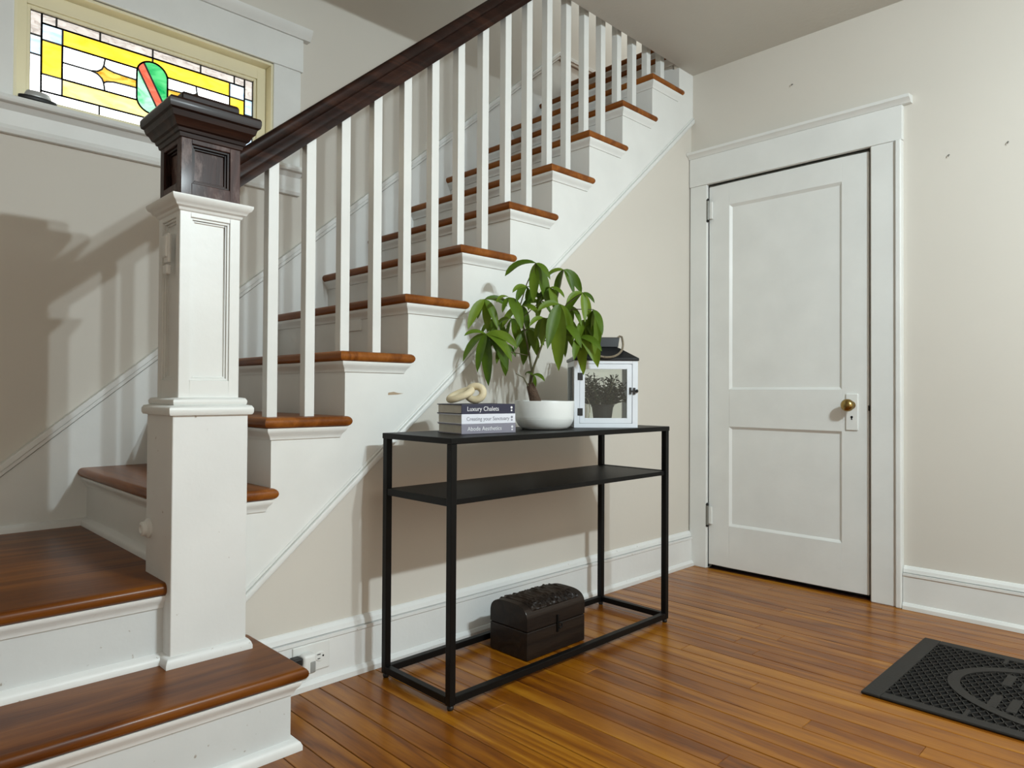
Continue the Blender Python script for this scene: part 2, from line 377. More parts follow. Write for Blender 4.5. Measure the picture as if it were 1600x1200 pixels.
# bands that meet the badge
tup = 0.35*math.acos((2.202-2.190)/0.055)/(math.pi/2)
tdn = 0.65+0.35*math.asin((2.090-2.076)/0.055)/(math.pi/2)
pane([(c2, zb[4])]+[badge(tup)]+bl(tup, 0.0, 6)[1:]+[(CXG, zb[5]), (c2, zb[5])], 'g_yellow')
pane([(c2, zb[1]), (CXG, zb[1])]+bl(1.0, tdn, 6)+[(c2, zb[2])], 'g_pale')
cva = [(0.352, 2.139), (0.372, 2.144), (0.387, 2.157), (0.3935, 2.172)]
cvb = [(0.3935, 2.172), (0.405, 2.164), (0.43, 2.158), (0.47, 2.156), (CXG-BH, 2.155)]
for sgn in (1, -1):
    fl_ = (lambda p: p) if sgn == 1 else (lambda p: (p[0], 2*2.139-p[1]))
    A = [(c2, 2.139)]+cva+[(0.398, 2.202), (c2, 2.202)]
    B = cvb+[(CXG-BH, 2.19), badge(tup), (0.398, 2.202)]
    for P in (A, B):
        q = [fl_(p) for p in P]; q = q if sgn == 1 else q[::-1]
        pane(q, 'g_white')
star = cva[:-1]+cvb+[(p[0], 2*2.139-p[1]) for p in (cva[1:-1]+cvb)[::-1]]
pane(star, 'g_gold')
# badge: red band between two green fields
Lh = bl(0, 1, 24); Rh = [(2*CXG-a, b) for a, b in Lh]
outl = Lh + Rh[::-1][1:-1]
def side(p, off): # signed distance to the diagonal band
    d = Vector((0.46, -0.89)).normalized(); n = Vector((d.y, -d.x)); return (Vector(p)-Vector((CXG-0.002, 2.139))).dot(n)-off
def clip(poly, off, keep):
    out = []
    for i in range(len(poly)):
        a, b = poly[i], poly[(i+1) % len(poly)]; sa, sb = side(a, off)*keep, side(b, off)*keep
        if sa >= 0: out.append(a)
        if sa*sb < 0: t = sa/(sa-sb); out.append((a[0]+(b[0]-a[0])*t, a[1]+(b[1]-a[1])*t))
    return out
hw = 0.0165
pane(clip(outl, hw, 1), 'g_lgreen', False); pane(clip(outl, -hw, -1), 'g_green', False)
pane(clip(clip(outl, hw, -1), -hw, 1), 'g_red', False)
came = MB()
for poly, m in panes:
    MB().prism(poly, 'y', GY, GY+0.004).build('pane', m, win)
    for i in range(len(poly)):
        a, b = Vector(poly[i]), Vector(poly[(i+1) % len(poly)])
        if (b-a).length < 1e-5: continue
        d = (b-a).normalized(); n = Vector((-d.y, d.x))*0.0030; a2 = a-d*0.001; b2 = b+d*0.001
        came.prism([tuple(a2-n), tuple(b2-n), tuple(b2+n), tuple(a2+n)], 'y', GY-0.003, GY+0.006)
came.build('lead_came', 'lead', win)
# small device lying on the window sill
sd = thing('sill_device', 'small silver and black oval device lying on the left end of the window sill', 'device', (0.165, 0.968, 1.934), 0.10, world=False)
ring = []
def ovl(a, b, z0, z1, mb, taper=1.0):
    n = 24; bot = [(a*math.cos(2*math.pi*k/n), b*math.sin(2*math.pi*k/n), z0) for k in range(n)]
    top = [(p[0]*taper, p[1]*taper, z1) for p in bot]
    mb.add(bot+top, [tuple(range(n-1,-1,-1)), tuple(range(n, 2*n))]+[(k, (k+1)%n, (k+1)%n+n, k+n) for k in range(n)]); return mb
ovl(0.060, 0.022, 0.0, 0.014, MB()).build('body', 'black', sd, 0.003, 40)
ovl(0.045, 0.020, 0.014, 0.036, MB(), 0.75).build('cover', plain('silver_plastic', (0.45, 0.46, 0.46), 0.35, 0.3), sd, 0.003, 40)

# ------------------------------------------------------------------ door
dr = bpy.data.objects.new('door_1', None); COL.objects.link(dr); dr['kind'] = 'structure'; dr.location = (XD, -0.48, 0); dr['_world'] = 1; dr['_off'] = [XD, -0.48, 0]
dr['label'] = 'white two-panel door with brass knob'
sx = XD+0.004        # slab front face
y0, y1, z0, z1 = -0.0875, -0.879, 0.020, 2.006
slab = MB()
pans = [(-0.203, -0.762, 0.936, 1.893), (-0.203, -0.762, 0.233, 0.744)]
slab.box(sx, sx+0.035, -0.203, y0, z0, z1).box(sx, sx+0.035, y1, -0.762, z0, z1)
for a, b in ((z0, 0.233), (0.744, 0.936), (1.893, z1)): slab.box(sx, sx+0.035, -0.762, -0.203, a, b)
slab.build('door_frame', 'trim', dr, 0.002)
for a, b, c, d in pans:
    MB().box(sx+0.012, sx+0.026, b-0.004, a+0.004, c-0.004, d+0.004).build('door_panel', 'trim', dr)
    st = MB()   # sloped sticking round each panel
    for (u0, v0, u1, v1) in ((b, c, a, c), (a, c, a, d), (a, d, b, d), (b, d, b, c)):
        cx_, cz_ = (a+b)/2, (c+d)/2
        def ins(u, v, t): return (u+(t if u < cx_ else -t), v+(t if v < cz_ else -t))
        i0 = ins(u0, v0, 0.012); i1 = ins(u1, v1, 0.012)
        st.add([(sx, u0, v0), (sx, u1, v1), (sx+0.0121, *i1), (sx+0.0121, *i0)], [(0, 1, 2, 3)])
    st.build('panel_moulding', 'trim', dr)
for hz in (1.88, 0.278):
    h = MB().lathe([(0.008, -0.05), (0.008, 0.05)], 12, (XD-0.014, -0.090, hz)).build('hinge', 'steel', dr, 0, 40)
    MB().box(XD-0.012, XD+0.003, -0.112, -0.092, hz-0.045, hz+0.045).build('hinge_leaf', 'trim', h, 0.001)
    fin = MB()
    for s in (-1, 1): fin.lathe([(0.006, -0.006), (0.009, 0), (0.002, 0.009)], 10, (XD-0.014, -0.090, hz+s*0.055))
    fin.build('hinge_finial', 'black', h, 0, 60)
lp = MB().box(XD-0.004, sx+0.002, -0.834, -0.782, 0.752, 0.918).build('lock_plate', 'trim', dr, 0.003)
MB().lathe([(0.0055, -0.0012), (0.0055, 0.002)], 12, (XD-0.004, -0.808, 0.812), 'x').prism([(-0.811, 0.800), (-0.805, 0.800), (-0.8065, 0.812), (-0.8095, 0.812)], 'x', XD-0.0052, XD).build('keyhole', 'black', lp)
kn = MB().lathe([(0.019, 0.0), (0.019, 0.005), (0.010, 0.008), (0.009, 0.026), (0.015, 0.030), (0.024, 0.036), (0.0285, 0.046), (0.0275, 0.056), (0.021, 0.064), (0.010, 0.068), (0.002, 0.069)], 28, (0, 0, 0), 'x')
kn.v = [(XD-0.003-p[0], p[1]-0.806, p[2]+0.866) for p in kn.v]
kn.build('knob', 'brass', dr, 0, 50)
MB().box(XD-0.002, sx+0.004, -0.884, -0.877, 0.842, 0.866).build('strike_plate', 'black', dr, 0.001)
MB().box(XD+0.04, XD+0.12, -0.95, -0.03, -0.01, 2.05).build('closet_dark_sheet', 'black', dr)  # black sheet added to make the gaps round the door dark
MB().prism([(XD-0.005, 0.0), (XD+0.1, 0.0), (XD+0.1, 0.002), (XD+0.01, 0.002)], 'y', DY1, DY0).build('threshold', 'dark', dr)
# door casing
t1 = struct(MB().box(XD-0.020, XD+0.02, DY0, 0.012, 0, DZ1).build('trim_1', 'trim', None, 0.003))
t2 = struct(MB().box(XD-0.020, XD+0.02, -0.995, DY1-0.008, 0, DZ1).build('trim_2', 'trim', None, 0.003))
MB().box(XD-0.034, XD+0.02, -1.020, -0.996, 0, DZ1).build('back_band', 'trim', t2, 0.005)
t3 = struct(MB().box(XD-0.024, XD+0.02, -1.022, 0.014, DZ1, 2.168).build('trim_3', 'trim', None, 0.002))
MB().prism([(XD, 2.168), (XD-0.026, 2.168), (XD-0.034, 2.178), (XD-0.050, 2.186), (XD-0.054, 2.198), (XD, 2.204)], 'y', -1.056, 0.016).build('head_cap', 'trim', t3, 0, 40)
# nails left in the wall
nails = [((-0.534, 2.414), 'small nail left high in the wall above the door head'), ((-1.192, 1.913), 'small hook in the cream wall just right of the door'), ((-1.395, 1.916), 'small hook in the cream wall nearest the right edge')]
for (ny, nz), lab in nails:
    nb = MB(); nb.tube([(XD+0.01, ny, nz), (XD-0.006, ny, nz-0.001), (XD-0.010, ny, nz-0.002), (XD-0.011, ny, nz-0.007), (XD-0.009, ny, nz-0.009)], 0.0016, 6)
    nb.lathe([(0.003, -0.003), (0.003, 0.001)], 8, (XD, ny, nz), 'x')
    tag(nb.build('wall_hook', 'steel', None, 0, 40), lab, 'hook', 'hooks and nails in the right wall')

# ------------------------------------------------------------------ staircase
ST = thing('staircase', 'white painted staircase with brown wooden treads, dark handrail and square newel post', 'staircase', (0.5, 0.0, 0.0), 0, world=True)
TH = 0.033
def bull(x0, x1, y0, y1, zt, sides, th=TH, n=8):
    lv = []
    rr = th/2
    for i in range(n+1):
        a = -math.pi/2+math.pi*i/n; z = zt-rr+rr*math.sin(a); d = rr-rr*math.cos(a)
        lv.append((z, x0+d*sides[0], x1-d*sides[1], y0+d*sides[2], y1-d*sides[3]))
    return MB().rings(lv)
def cove(x0, x1, y0, y1, zt, sides, out=0.020, h=0.034):
    lv = []
    for hh, o in ((h, 0.0), (h, 0.005), (h-0.005, 0.006), (h-0.012, 0.009), (h-0.020, 0.016), (h-0.026, 0.0195), (0.004, out), (0, out)):
        lv.append((zt-hh, x0-o*sides[0], x1+o*sides[1], y0-o*sides[2], y1+o*sides[3]))
    return MB().rings(lv)
SF = 0.008           # outer string face
# first step and landing face the room
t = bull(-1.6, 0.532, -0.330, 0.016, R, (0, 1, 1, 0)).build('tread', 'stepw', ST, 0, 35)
cove(-1.6, 0.497, -0.302, 0.016, R-TH, (0, 1, 1, 0)).build('cove_moulding', 'worn', t, 0, 40)
r1 = MB().box(-1.6, 0.497, -0.302, 0.016, 0, R-TH-0.001).build('riser', 'riser_white', ST, 0.0015)
MB().rings([(0, -1.6, 0.519, -0.324, 0.016), (0.012, -1.6, 0.519, -0.324, 0.016), (0.021, -1.6, 0.515, -0.320, 0.016), (0.026, -1.6, 0.508, -0.312, 0.016), (0.028, -1.6, 0.497, -0.302, 0.016)]).build('shoe_moulding', 'worn', r1, 0, 40)
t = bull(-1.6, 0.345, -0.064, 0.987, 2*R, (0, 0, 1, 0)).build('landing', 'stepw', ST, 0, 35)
cove(-1.6, 0.300, -0.035, 0.20, 2*R-TH, (0, 0, 1, 0)).build('cove_moulding', 'worn', t, 0, 40)
r2 = MB().box(-1.6, 0.300, -0.035, 0.0, R, 2*R-TH-0.001).build('riser', 'riser_white', ST, 0.0015)
MB().prism([(-0.035, R), (-0.057, R), (-0.056, R+0.012), (-0.050, R+0.021), (-0.035, R+0.026)], 'x', -1.6, 0.272).build('shoe_moulding', 'worn', r2, 0, 40)
NT = 14
for k in range(3, NT+1):
    xr = xk(k)+0.030
    x1 = xk(k)+0.2928
    last = (k == NT)
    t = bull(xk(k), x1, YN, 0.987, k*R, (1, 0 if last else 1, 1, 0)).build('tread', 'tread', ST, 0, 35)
    cove(xr, x1-0.036, SF, 0.987, k*R-TH, (1, 1, 1, 0)).build('cove_moulding', 'trim', t, 0, 40)
    r = MB().box(xr, xr+0.02, 0.050, 0.987, (k-1)*R-0.01, k*R-TH-0.001).build('riser', 'trim', ST)
    if k == 3:
        MB().prism([(xr, 2*R), (xr-0.024, 2*R), (xr-0.023, 2*R+0.013), (xr-0.016, 2*R+0.022), (xr, 2*R+0.027)], 'y', 0.10, 0.987).build('shoe_moulding', 'worn', r, 0, 40)
    if k == 6:
        MB().box(xr-0.007, xr+0.004, 0.30, 0.47, 5*R+0.100, 5*R+0.142).build('patch_strip', 'trim', r, 0.002)
# outer string: stepped white board
top = [(0.46, 3*R-TH)]
for k in range(3, 13):
    xn = xk(k+1)+0.030
    top += [(xn, k*R-TH), (xn, min((k+1)*R-TH, CZ-0.001))]
poly = [(0.46, sz(0.46)), (XD-0.001, sz(XD))]+[(XD-0.001, CZ-0.001)]+top[::-1]
strg = MB().prism(poly, 'y', SF, 0.05).build('outer_string', 'trim', ST)
sm = MB()
for o0, o1, yy in ((-0.020, 0.004, -0.006), (0.004, 0.016, 0.001)):
    xa, xb = 0.465, XD-0.001
    sm.prism([(xa, sz(xa)+o0), (xb, sz(xb)+o0), (xb, sz(xb)+o1), (xa, sz(xa)+o1)], 'y', yy, 0.03)
sm.build('string_moulding', 'trim', strg, 0.005, 50)
MB().prism([(1.000, 0.912), (1.022, 0.915), (1.040, 0.911), (1.062, 0.9095), (1.040, 0.906), (1.020, 0.905), (0.999, 0.904)], 'y', SF-0.0008, SF+0.004).build('paint_chip', plain('bare_wood_chip', (0.40, 0.30, 0.20), 0.8), strg)
# handrail
def rz(x): return 1.621+0.853*(x-0.503)
th_ = math.atan(0.853); cy = 0.058
prof = [(-0.034, 0.0), (-0.037, 0.008), (-0.036, 0.020), (-0.030, 0.028), (-0.024, 0.031), (-0.026, 0.040), (-0.031, 0.054), (-0.031, 0.060), (-0.027, 0.064), (-0.027, 0.080),
        (0.027, 0.080), (0.027, 0.064), (0.031, 0.060), (0.031, 0.054), (0.026, 0.040), (0.024, 0.031), (0.030, 0.028), (0.036, 0.020), (0.037, 0.008), (0.034, 0.0), (0.022, -0.006), (-0.022, -0.006)]
xa, xb = 0.445, 3.0
vs = []; n = len(prof)
for xx in (xa, xb):
    for a, d in prof: vs.append((xx, cy+a, rz(xx)-d/math.cos(th_)))
MB().add(vs, [tuple(range(n-1,-1,-1)), tuple(range(n, 2*n))]+[(i, (i+1)%n, (i+1)%n+n, i+n) for i in range(n)]).build('handrail', 'dark', ST, 0, 50)
# balusters: two to a tread
for k in range(4, 14):
    for dx in (0.048, 0.1718):
        xb_ = xk(k)+dx; h0 = k*R-0.002
        a, b = xb_-0.0165, xb_+0.0165
        ya, yb = cy-0.0165, cy+0.0165
        za, zb_ = rz(a)-0.070/math.cos(th_), rz(b)-0.070/math.cos(th_)
        MB().add([(a,ya,h0),(b,ya,h0),(b,yb,h0),(a,yb,h0),(a,ya,za),(b,ya,zb_),(b,yb,zb_),(a,yb,za)],
                 [(0,3,2,1),(4,5,6,7),(0,1,5,4),(1,2,6,5),(2,3,7,6),(3,0,4,7)]).build('baluster', 'trim', ST, 0.0015)
# newel post
NX, NY = 0.3725, 0.008
def sq(h, z): return (z, NX-h, NX+h, NY-h, NY+h)
nw = MB().rings([sq(0.0985, R), sq(0.0985, 0.852)]).build('newel_post', 'worn', ST, 0.003)
MB().rings([sq(0.112, R), sq(0.112, R+0.010), sq(0.109, R+0.019), sq(0.104, R+0.026), sq(0.098, R+0.028)]).build('shoe_moulding', 'worn', nw, 0, 40)
MB().rings([sq(0.100, 0.850), sq(0.107, 0.851), sq(0.110, 0.857), sq(0.110, 0.868), sq(0.106, 0.875), sq(0.094, 0.878), sq(0.096, 0.880), sq(0.097, 0.888), sq(0.093, 0.895), sq(0.082, 0.897)]).build('base_moulding', 'trim', nw, 0, 50)
def panelled(hh, z0, z1, pz0, pz1, pw, name, mat, core):
    mb = MB(); hc = hh-core
    mb.rings([sq(hc, z0), sq(hc, z1)])
    for ax in (0, 1):
        for s in (-1, 1):
            def bxp(u0, u1, a, b, d0=hc-0.002, d1=hh):
                lo, hi = sorted((s*d0, s*d1))
                if ax == 0: mb.box(NX+u0, NX+u1, NY+lo, NY+hi, a, b)
                else: mb.box(NX+lo, NX+hi, NY+u0, NY+u1, a, b)
            e = hh if ax == 0 else hc
            bxp(-e, -pw, z0, z1); bxp(pw, e, z0, z1); bxp(-pw, pw, z0, pz0); bxp(-pw, pw, pz1, z1)
    o = mb.build(name, mat, nw, 0.0015, seg=1)
    pm = MB()
    for ax in (0, 1):
        for s in (-1, 1):
            for i, (t0, t1, d) in enumerate(((0, 0.006, core*0.35), (0.006, 0.011, core*0.7))):
                lo, hi = sorted((s*(hc-0.002), s*(hh-d)))
                for u0, u1, a, b in ((-pw+t0, -pw+t1, pz0+t0, pz1-t0), (pw-t1, pw-t0, pz0+t0, pz1-t0), (-pw+t1, pw-t1, pz0+t0, pz0+t1), (-pw+t1, pw-t1, pz1-t1, pz1-t0)):
                    if ax == 0: pm.box(NX+u0, NX+u1, NY+lo, NY+hi, a, b)
                    else: pm.box(NX+lo, NX+hi, NY+u0, NY+u1, a, b)
    return o, pm
sh_, pm = panelled(0.0795, 0.893, 1.395, 0.943, 1.372, 0.052, 'newel_shaft', 'trim', 0.014)
pm.build('panel_moulding', 'trim', nw, 0.001, seg=1)
MB().rings([sq(0.0795, 1.385), sq(0.083, 1.388), sq(0.085, 1.394), sq(0.092, 1.398), sq(0.096, 1.406), sq(0.102, 1.410), sq(0.106, 1.418), sq(0.106, 1.424), sq(0.080, 1.425)]).build('shaft_cap', 'trim', nw, 0, 30)
dk, pm = panelled(0.0785, 1.424, 1.596, 1.463, 1.566, 0.051, 'newel_block', 'newel_dark', 0.018)
pm.build('block_moulding', 'dark', nw, 0.001, seg=1)
MB().rings([sq(0.0785, 1.578), sq(0.082, 1.580), sq(0.084, 1.590), sq(0.088, 1.592), sq(0.090, 1.600), sq(0.096, 1.603), sq(0.102, 1.616), sq(0.108, 1.622), sq(0.112, 1.636), sq(0.118, 1.640), sq(0.120, 1.650), sq(0.120, 1.660), sq(0.117, 1.666), sq(0.078, 1.674)]).build('cornice', 'dark', nw, 0, 25)
MB().rings([sq(0.076, 1.672), sq(0.076, 1.696), sq(0.072, 1.702)]).build('cap_plinth', 'dark', nw, 0.003)
# hardware on the left side of the newel
hk = MB().box(NX-0.094, NX-0.079, -0.008, 0.018, 1.270, 1.330).box(NX-0.089, NX-0.079, -0.012, 0.022, 1.255, 1.335)
hk.build('gate_latch', 'trim', nw, 0.004)
MB().prism([(-0.010, 1.225), (0.016, 1.225), (0.020, 1.250), (-0.012, 1.250)], 'x', NX-0.092, NX-0.079).build('gate_catch', 'trim', nw, 0.003)
gbm = MB().lathe([(0.026, 0), (0.026, 0.006), (0.020, 0.010), (0.019, 0.020), (0.012, 0.022), (0.010, 0.018), (0.003, 0.018)], 24, (0, 0, 0), 'x')
gbm.v = [(NX-0.0985-p[0], p[1]+0.080, p[2]+0.540) for p in gbm.v]
gbm.build('gate_bumper', 'trim', nw, 0, 40)

# ------------------------------------------------------------------ outlet and plug on the baseboard
BF = WY-0.019
ot = thing('wall_outlet', 'white duplex outlet plate set sideways in the baseboard beside the bottom step', 'outlet', (0.716, BF, 0.050), 0, world=True)
MB().box(0.654, 0.779, BF-0.005, BF+0.002, 0.052, 0.138).build('cover_plate', 'trim', ot, 0.003)
for xx in (0.690, 0.744):
    s = MB().prism([(xx+0.017*math.cos(a)*1.0, 0.094+0.0145*math.sin(a)) for a in [2*math.pi*i/20 for i in range(20)]], 'y', BF-0.0075, BF-0.002).build('socket', 'trim', ot, 0.001)
    for q in ((xx-0.010, xx+0.001, 0.099, 0.1015), (xx-0.009, xx+0.000, 0.086, 0.0885)):
        MB().box(q[0], q[1], BF-0.0082, BF-0.006, q[2], q[3]).build('slot', 'black', s)
    MB().lathe([(0.003, -0.0008), (0.003, 0.001)], 10, (xx+0.010, BF-0.0076, 0.094), 'y').build('ground_hole', 'black', s)
pg = thing('plug_adapter', 'white plug-in night light in the outlet behind the bottom step corner', 'plug', (0.690, BF-0.008, 0.094), 0, world=True)
MB().box(0.670, 0.712, BF-0.045, BF-0.0085, 0.062, 0.120).build('body', 'trim', pg, 0.008, 40, 3)
MB().box(0.690, 0.708, BF-0.047, BF-0.040, 0.066, 0.100).build('sensor_window', plain('grey_lens', (0.30, 0.31, 0.30), 0.2), pg, 0.004, 40)
MB().box(0.640, 0.669, BF-0.040, BF-0.0085, 0.092, 0.116).build('dark_shade', 'black', pg, 0.004)

# ------------------------------------------------------------------ console table
TX0, TX1, TY0, TY1, TZ = 0.9218, 2.0527, -0.4226, -0.0788, 0.7825
CT = thing('console_table', 'black metal console table with one shelf against the understair wall', 'table', ((TX0+TX1)/2, (TY0+TY1)/2, 0), 0, world=True)
lw = 0.0215
box('tabletop', 'metal', CT, TX0-0.002, TX1+0.002, TY0-0.002, TY1+0.002, TZ-0.018, TZ)
for ax in (TX0, TX1-lw):
    for ay in (TY0, TY1-lw):
        l = box('leg', 'metal', CT, ax, ax+lw, ay, ay+lw, 0.014, TZ-0.018, bevel=0.0015)
        MB().lathe([(0.008, 0), (0.010, 0.004), (0.010, 0.010), (0.006, 0.0145)], 12, (ax+lw/2, ay+lw/2, 0)).build('foot', 'black', l, 0, 50)
for ay in (TY0, TY1-lw): box('base_rail', 'metal', CT, TX0+lw, TX1-lw, ay, ay+lw, 0.016, 0.0375, bevel=0.0015)
for ax in (TX0, TX1-lw): box('base_rail', 'metal', CT, ax, ax+lw, TY0+lw, TY1-lw, 0.016, 0.0375, bevel=0.0015)
box('shelf', 'metal', CT, TX0+0.012, TX1-0.012, TY0+0.006, TY1-0.006, 0.588, 0.604, bevel=0.0015)
for ax in (TX0+0.002, TX1-lw+0.002): box('shelf_rail', 'metal', CT, ax, ax+lw-0.004, TY0+lw, TY1-lw, 0.584, 0.606, bevel=0.0015)

# ------------------------------------------------------------------ books
MT['pages'] = paint('book_pages', (0.60, 0.57, 0.49), 0.8, 0.06, 40, 0.3, 400)
bk_rz = -0.125
bk_c = (1.059, -0.306)
def text_mesh(name, txt, size, mat, parent, loc, rot, extr=0.0002, font_shear=0):
    c = bpy.data.curves.new(name, 'FONT'); c.body = txt; c.size = size; c.extrude = extr; c.align_x = 'LEFT'; c.align_y = 'CENTER'
    tmp = bpy.data.objects.new(name, c); COL.objects.link(tmp)
    bpy.context.view_layer.update()
    dg = bpy.context.evaluated_depsgraph_get()
    me = bpy.data.meshes.new_from_object(tmp.evaluated_get(dg)); me.name = name
    bpy.data.objects.remove(tmp); bpy.data.curves.remove(c)
    me.materials.clear(); me.materials.append(mat)
    o = bpy.data.objects.new(name, me); COL.objects.link(o); o.parent = parent; o.location = loc; o.rotation_euler = rot
    return o
books = [('Abode Aesthetics', (0.235, 0.225, 0.275), (0.75, 0.75, 0.78), 'grey clothbound book at the bottom of the stack'),
         ('Creating your Sanctuary', (0.72, 0.73, 0.80), (0.20, 0.20, 0.24), 'white hardcover book in the middle of the stack'),
         ('Luxury Chalets', (0.022, 0.022, 0.050), (0.80, 0.80, 0.82), 'navy blue hardcover book on top of the stack')]
bt = 0.0312
for i, (ti, col, tcol, lab) in enumerate(books):
    b = thing('book', lab, 'book', (bk_c[0], bk_c[1], TZ+0.0004+i*(bt+0.0003)), bk_rz+(0.01*(i-1)), 'stacked books on the console table')
    cm = plain('book_cover_%d' % i, col, 0.55, 0, 0.1, 600); tm = plain('book_title_%d' % i, tcol, 0.5)
    Lw, Dp = 0.213, 0.146
    cv = MB().box(0, Lw, 0, Dp, 0, 0.0028).box(0, Lw, 0, Dp, bt-0.0028, bt).box(0, Lw, 0, 0.003, 0.0028, bt-0.0028)
    cv.build('cover', cm, b, 0.0008, seg=1)
    MB().box(0.0035, Lw-0.0035, 0.003, Dp-0.004, 0.0028, bt-0.0028).build('page_block', 'pages', b)
    text_mesh('title', ti, [0.0185, 0.0172, 0.0205][i], tm, b, ([0.022, 0.018, 0.020][i], -0.0004, bt/2), (math.pi/2, 0, 0))
    em = MB().lathe([(0.0042, -0.0002), (0.0042, 0.0003)], 12, (0.198, -0.0003, bt/2+0.004), 'y').box(0.195, 0.201, -0.0005, 0.0003, bt/2-0.008, bt/2-0.003)
    em.build('spine_emblem', tm, b)

# ------------------------------------------------------------------ knot ornament
KZ = TZ+3*bt+0.0018
kt = thing('knot_ornament', 'cream interlinked chain knot resting on the navy book', 'ornament', (1.135, -0.245, KZ), -yaw)
MT['clay'] = paint('cream_clay', (0.66, 0.57, 0.38), 0.6, 0.06, 20, 0.1, 120)
def link(a, b, rad, mat4, n=36):
    pts = []
    for i in range(n):
        t = 2*math.pi*i/n; p = Vector((a*math.cos(t), b*math.sin(t), 0)); pts.append(mat4 @ p)
    return MB().tube(pts, rad, 14, closed=True)
m1 = Matrix.Translation((0.026, 0.010, 0.0345)) @ Matrix.Rotation(math.radians(-14), 4, 'Z') @ Matrix.Rotation(math.radians(75), 4, 'X')
link(0.026, 0.023, 0.0125, m1).build('link', 'clay', kt, 0, 60)
m2 = Matrix.Translation((-0.022, -0.006, 0.0285)) @ Matrix.Rotation(math.radians(-22), 4, 'Y') @ Matrix.Rotation(math.radians(18), 4, 'X')
link(0.038, 0.024, 0.0118, m2).build('link', 'clay', kt, 0, 60)

# ------------------------------------------------------------------ potted money tree in white bowl
PT = thing('potted_plant', 'leafy green money tree in a low white ceramic bowl', 'plant', (1.507, -0.245, TZ), -yaw)
MT['ceramic'] = paint('matte_white_ceramic', (0.74, 0.76, 0.75), 0.35, 0.03, 8, 0.03, 60)
bowl = MB().lathe([(0.070, 0.0), (0.082, 0.002), (0.094, 0.012), (0.1045, 0.030), (0.1065, 0.040), (0.1055, 0.0412), (0.1068, 0.0424), (0.1095, 0.100), (0.1085, 0.103), (0.105, 0.103), (0.104, 0.090), (0.098, 0.050), (0.06, 0.045)], 48)
bowl.build('bowl', 'ceramic', PT, 0, 40)
MT['soil'] = paint('potting_soil', (0.05, 0.035, 0.025), 0.95, 0.4, 60, 0.8, 120)
MB().lathe([(0.100, 0.075), (0.101, 0.086), (0.06, 0.090), (0.01, 0.092)], 32).build('soil', 'soil', PT, 0, 60)
MT['bark'] = paint('plant_bark', (0.085, 0.050, 0.030), 0.85, 0.3, 60, 0.6, 140)
MT['stem'] = plain('plant_stem', (0.075, 0.070, 0.025), 0.6)
def leafmat():
    m, nt, b = new_mat('money_tree_leaf')
    oi = N(nt, 'ShaderNodeObjectInfo'); tc = N(nt, 'ShaderNodeTexCoord')
    n1 = N(nt, 'ShaderNodeTexNoise'); n1.inputs['Scale'].default_value = 18
    nt.links.new(tc.outputs['Object'], n1.inputs['Vector'])
    ad = N(nt, 'ShaderNodeMath', operation='MULTIPLY_ADD'); ad.inputs[1].default_value = 0.5
    nt.links.new(oi.outputs['Random'], ad.inputs[0]); 
    hf = N(nt, 'ShaderNodeMath', operation='MULTIPLY'); hf.inputs[1].default_value = 0.5
    nt.links.new(n1.outputs[0], hf.inputs[0]); nt.links.new(hf.outputs[0], ad.inputs[2])
    r = ramp(nt, ad.outputs[0], [(0.15, (0.050, 0.105, 0.006)), (0.5, (0.100, 0.175, 0.010)), (0.85, (0.175, 0.260, 0.022))])
    nt.links.new(r.outputs[0], b.inputs['Base Color']); b.inputs['Roughness'].default_value = 0.45; b.inputs['Specular IOR Level'].default_value = 0.3
    tr = N(nt, 'ShaderNodeBsdfTranslucent'); nt.links.new(r.outputs[0], tr.inputs[0])
    mx = N(nt, 'ShaderNodeMixShader'); mx.inputs[0].default_value = 0.22
    out = nt.nodes['Material Output']
    nt.links.new(b.outputs[0], mx.inputs[1]); nt.links.new(tr.outputs[0], mx.inputs[2]); nt.links.new(mx.outputs[0], out.inputs[0])
    return m
MT['leaf'] = leafmat()
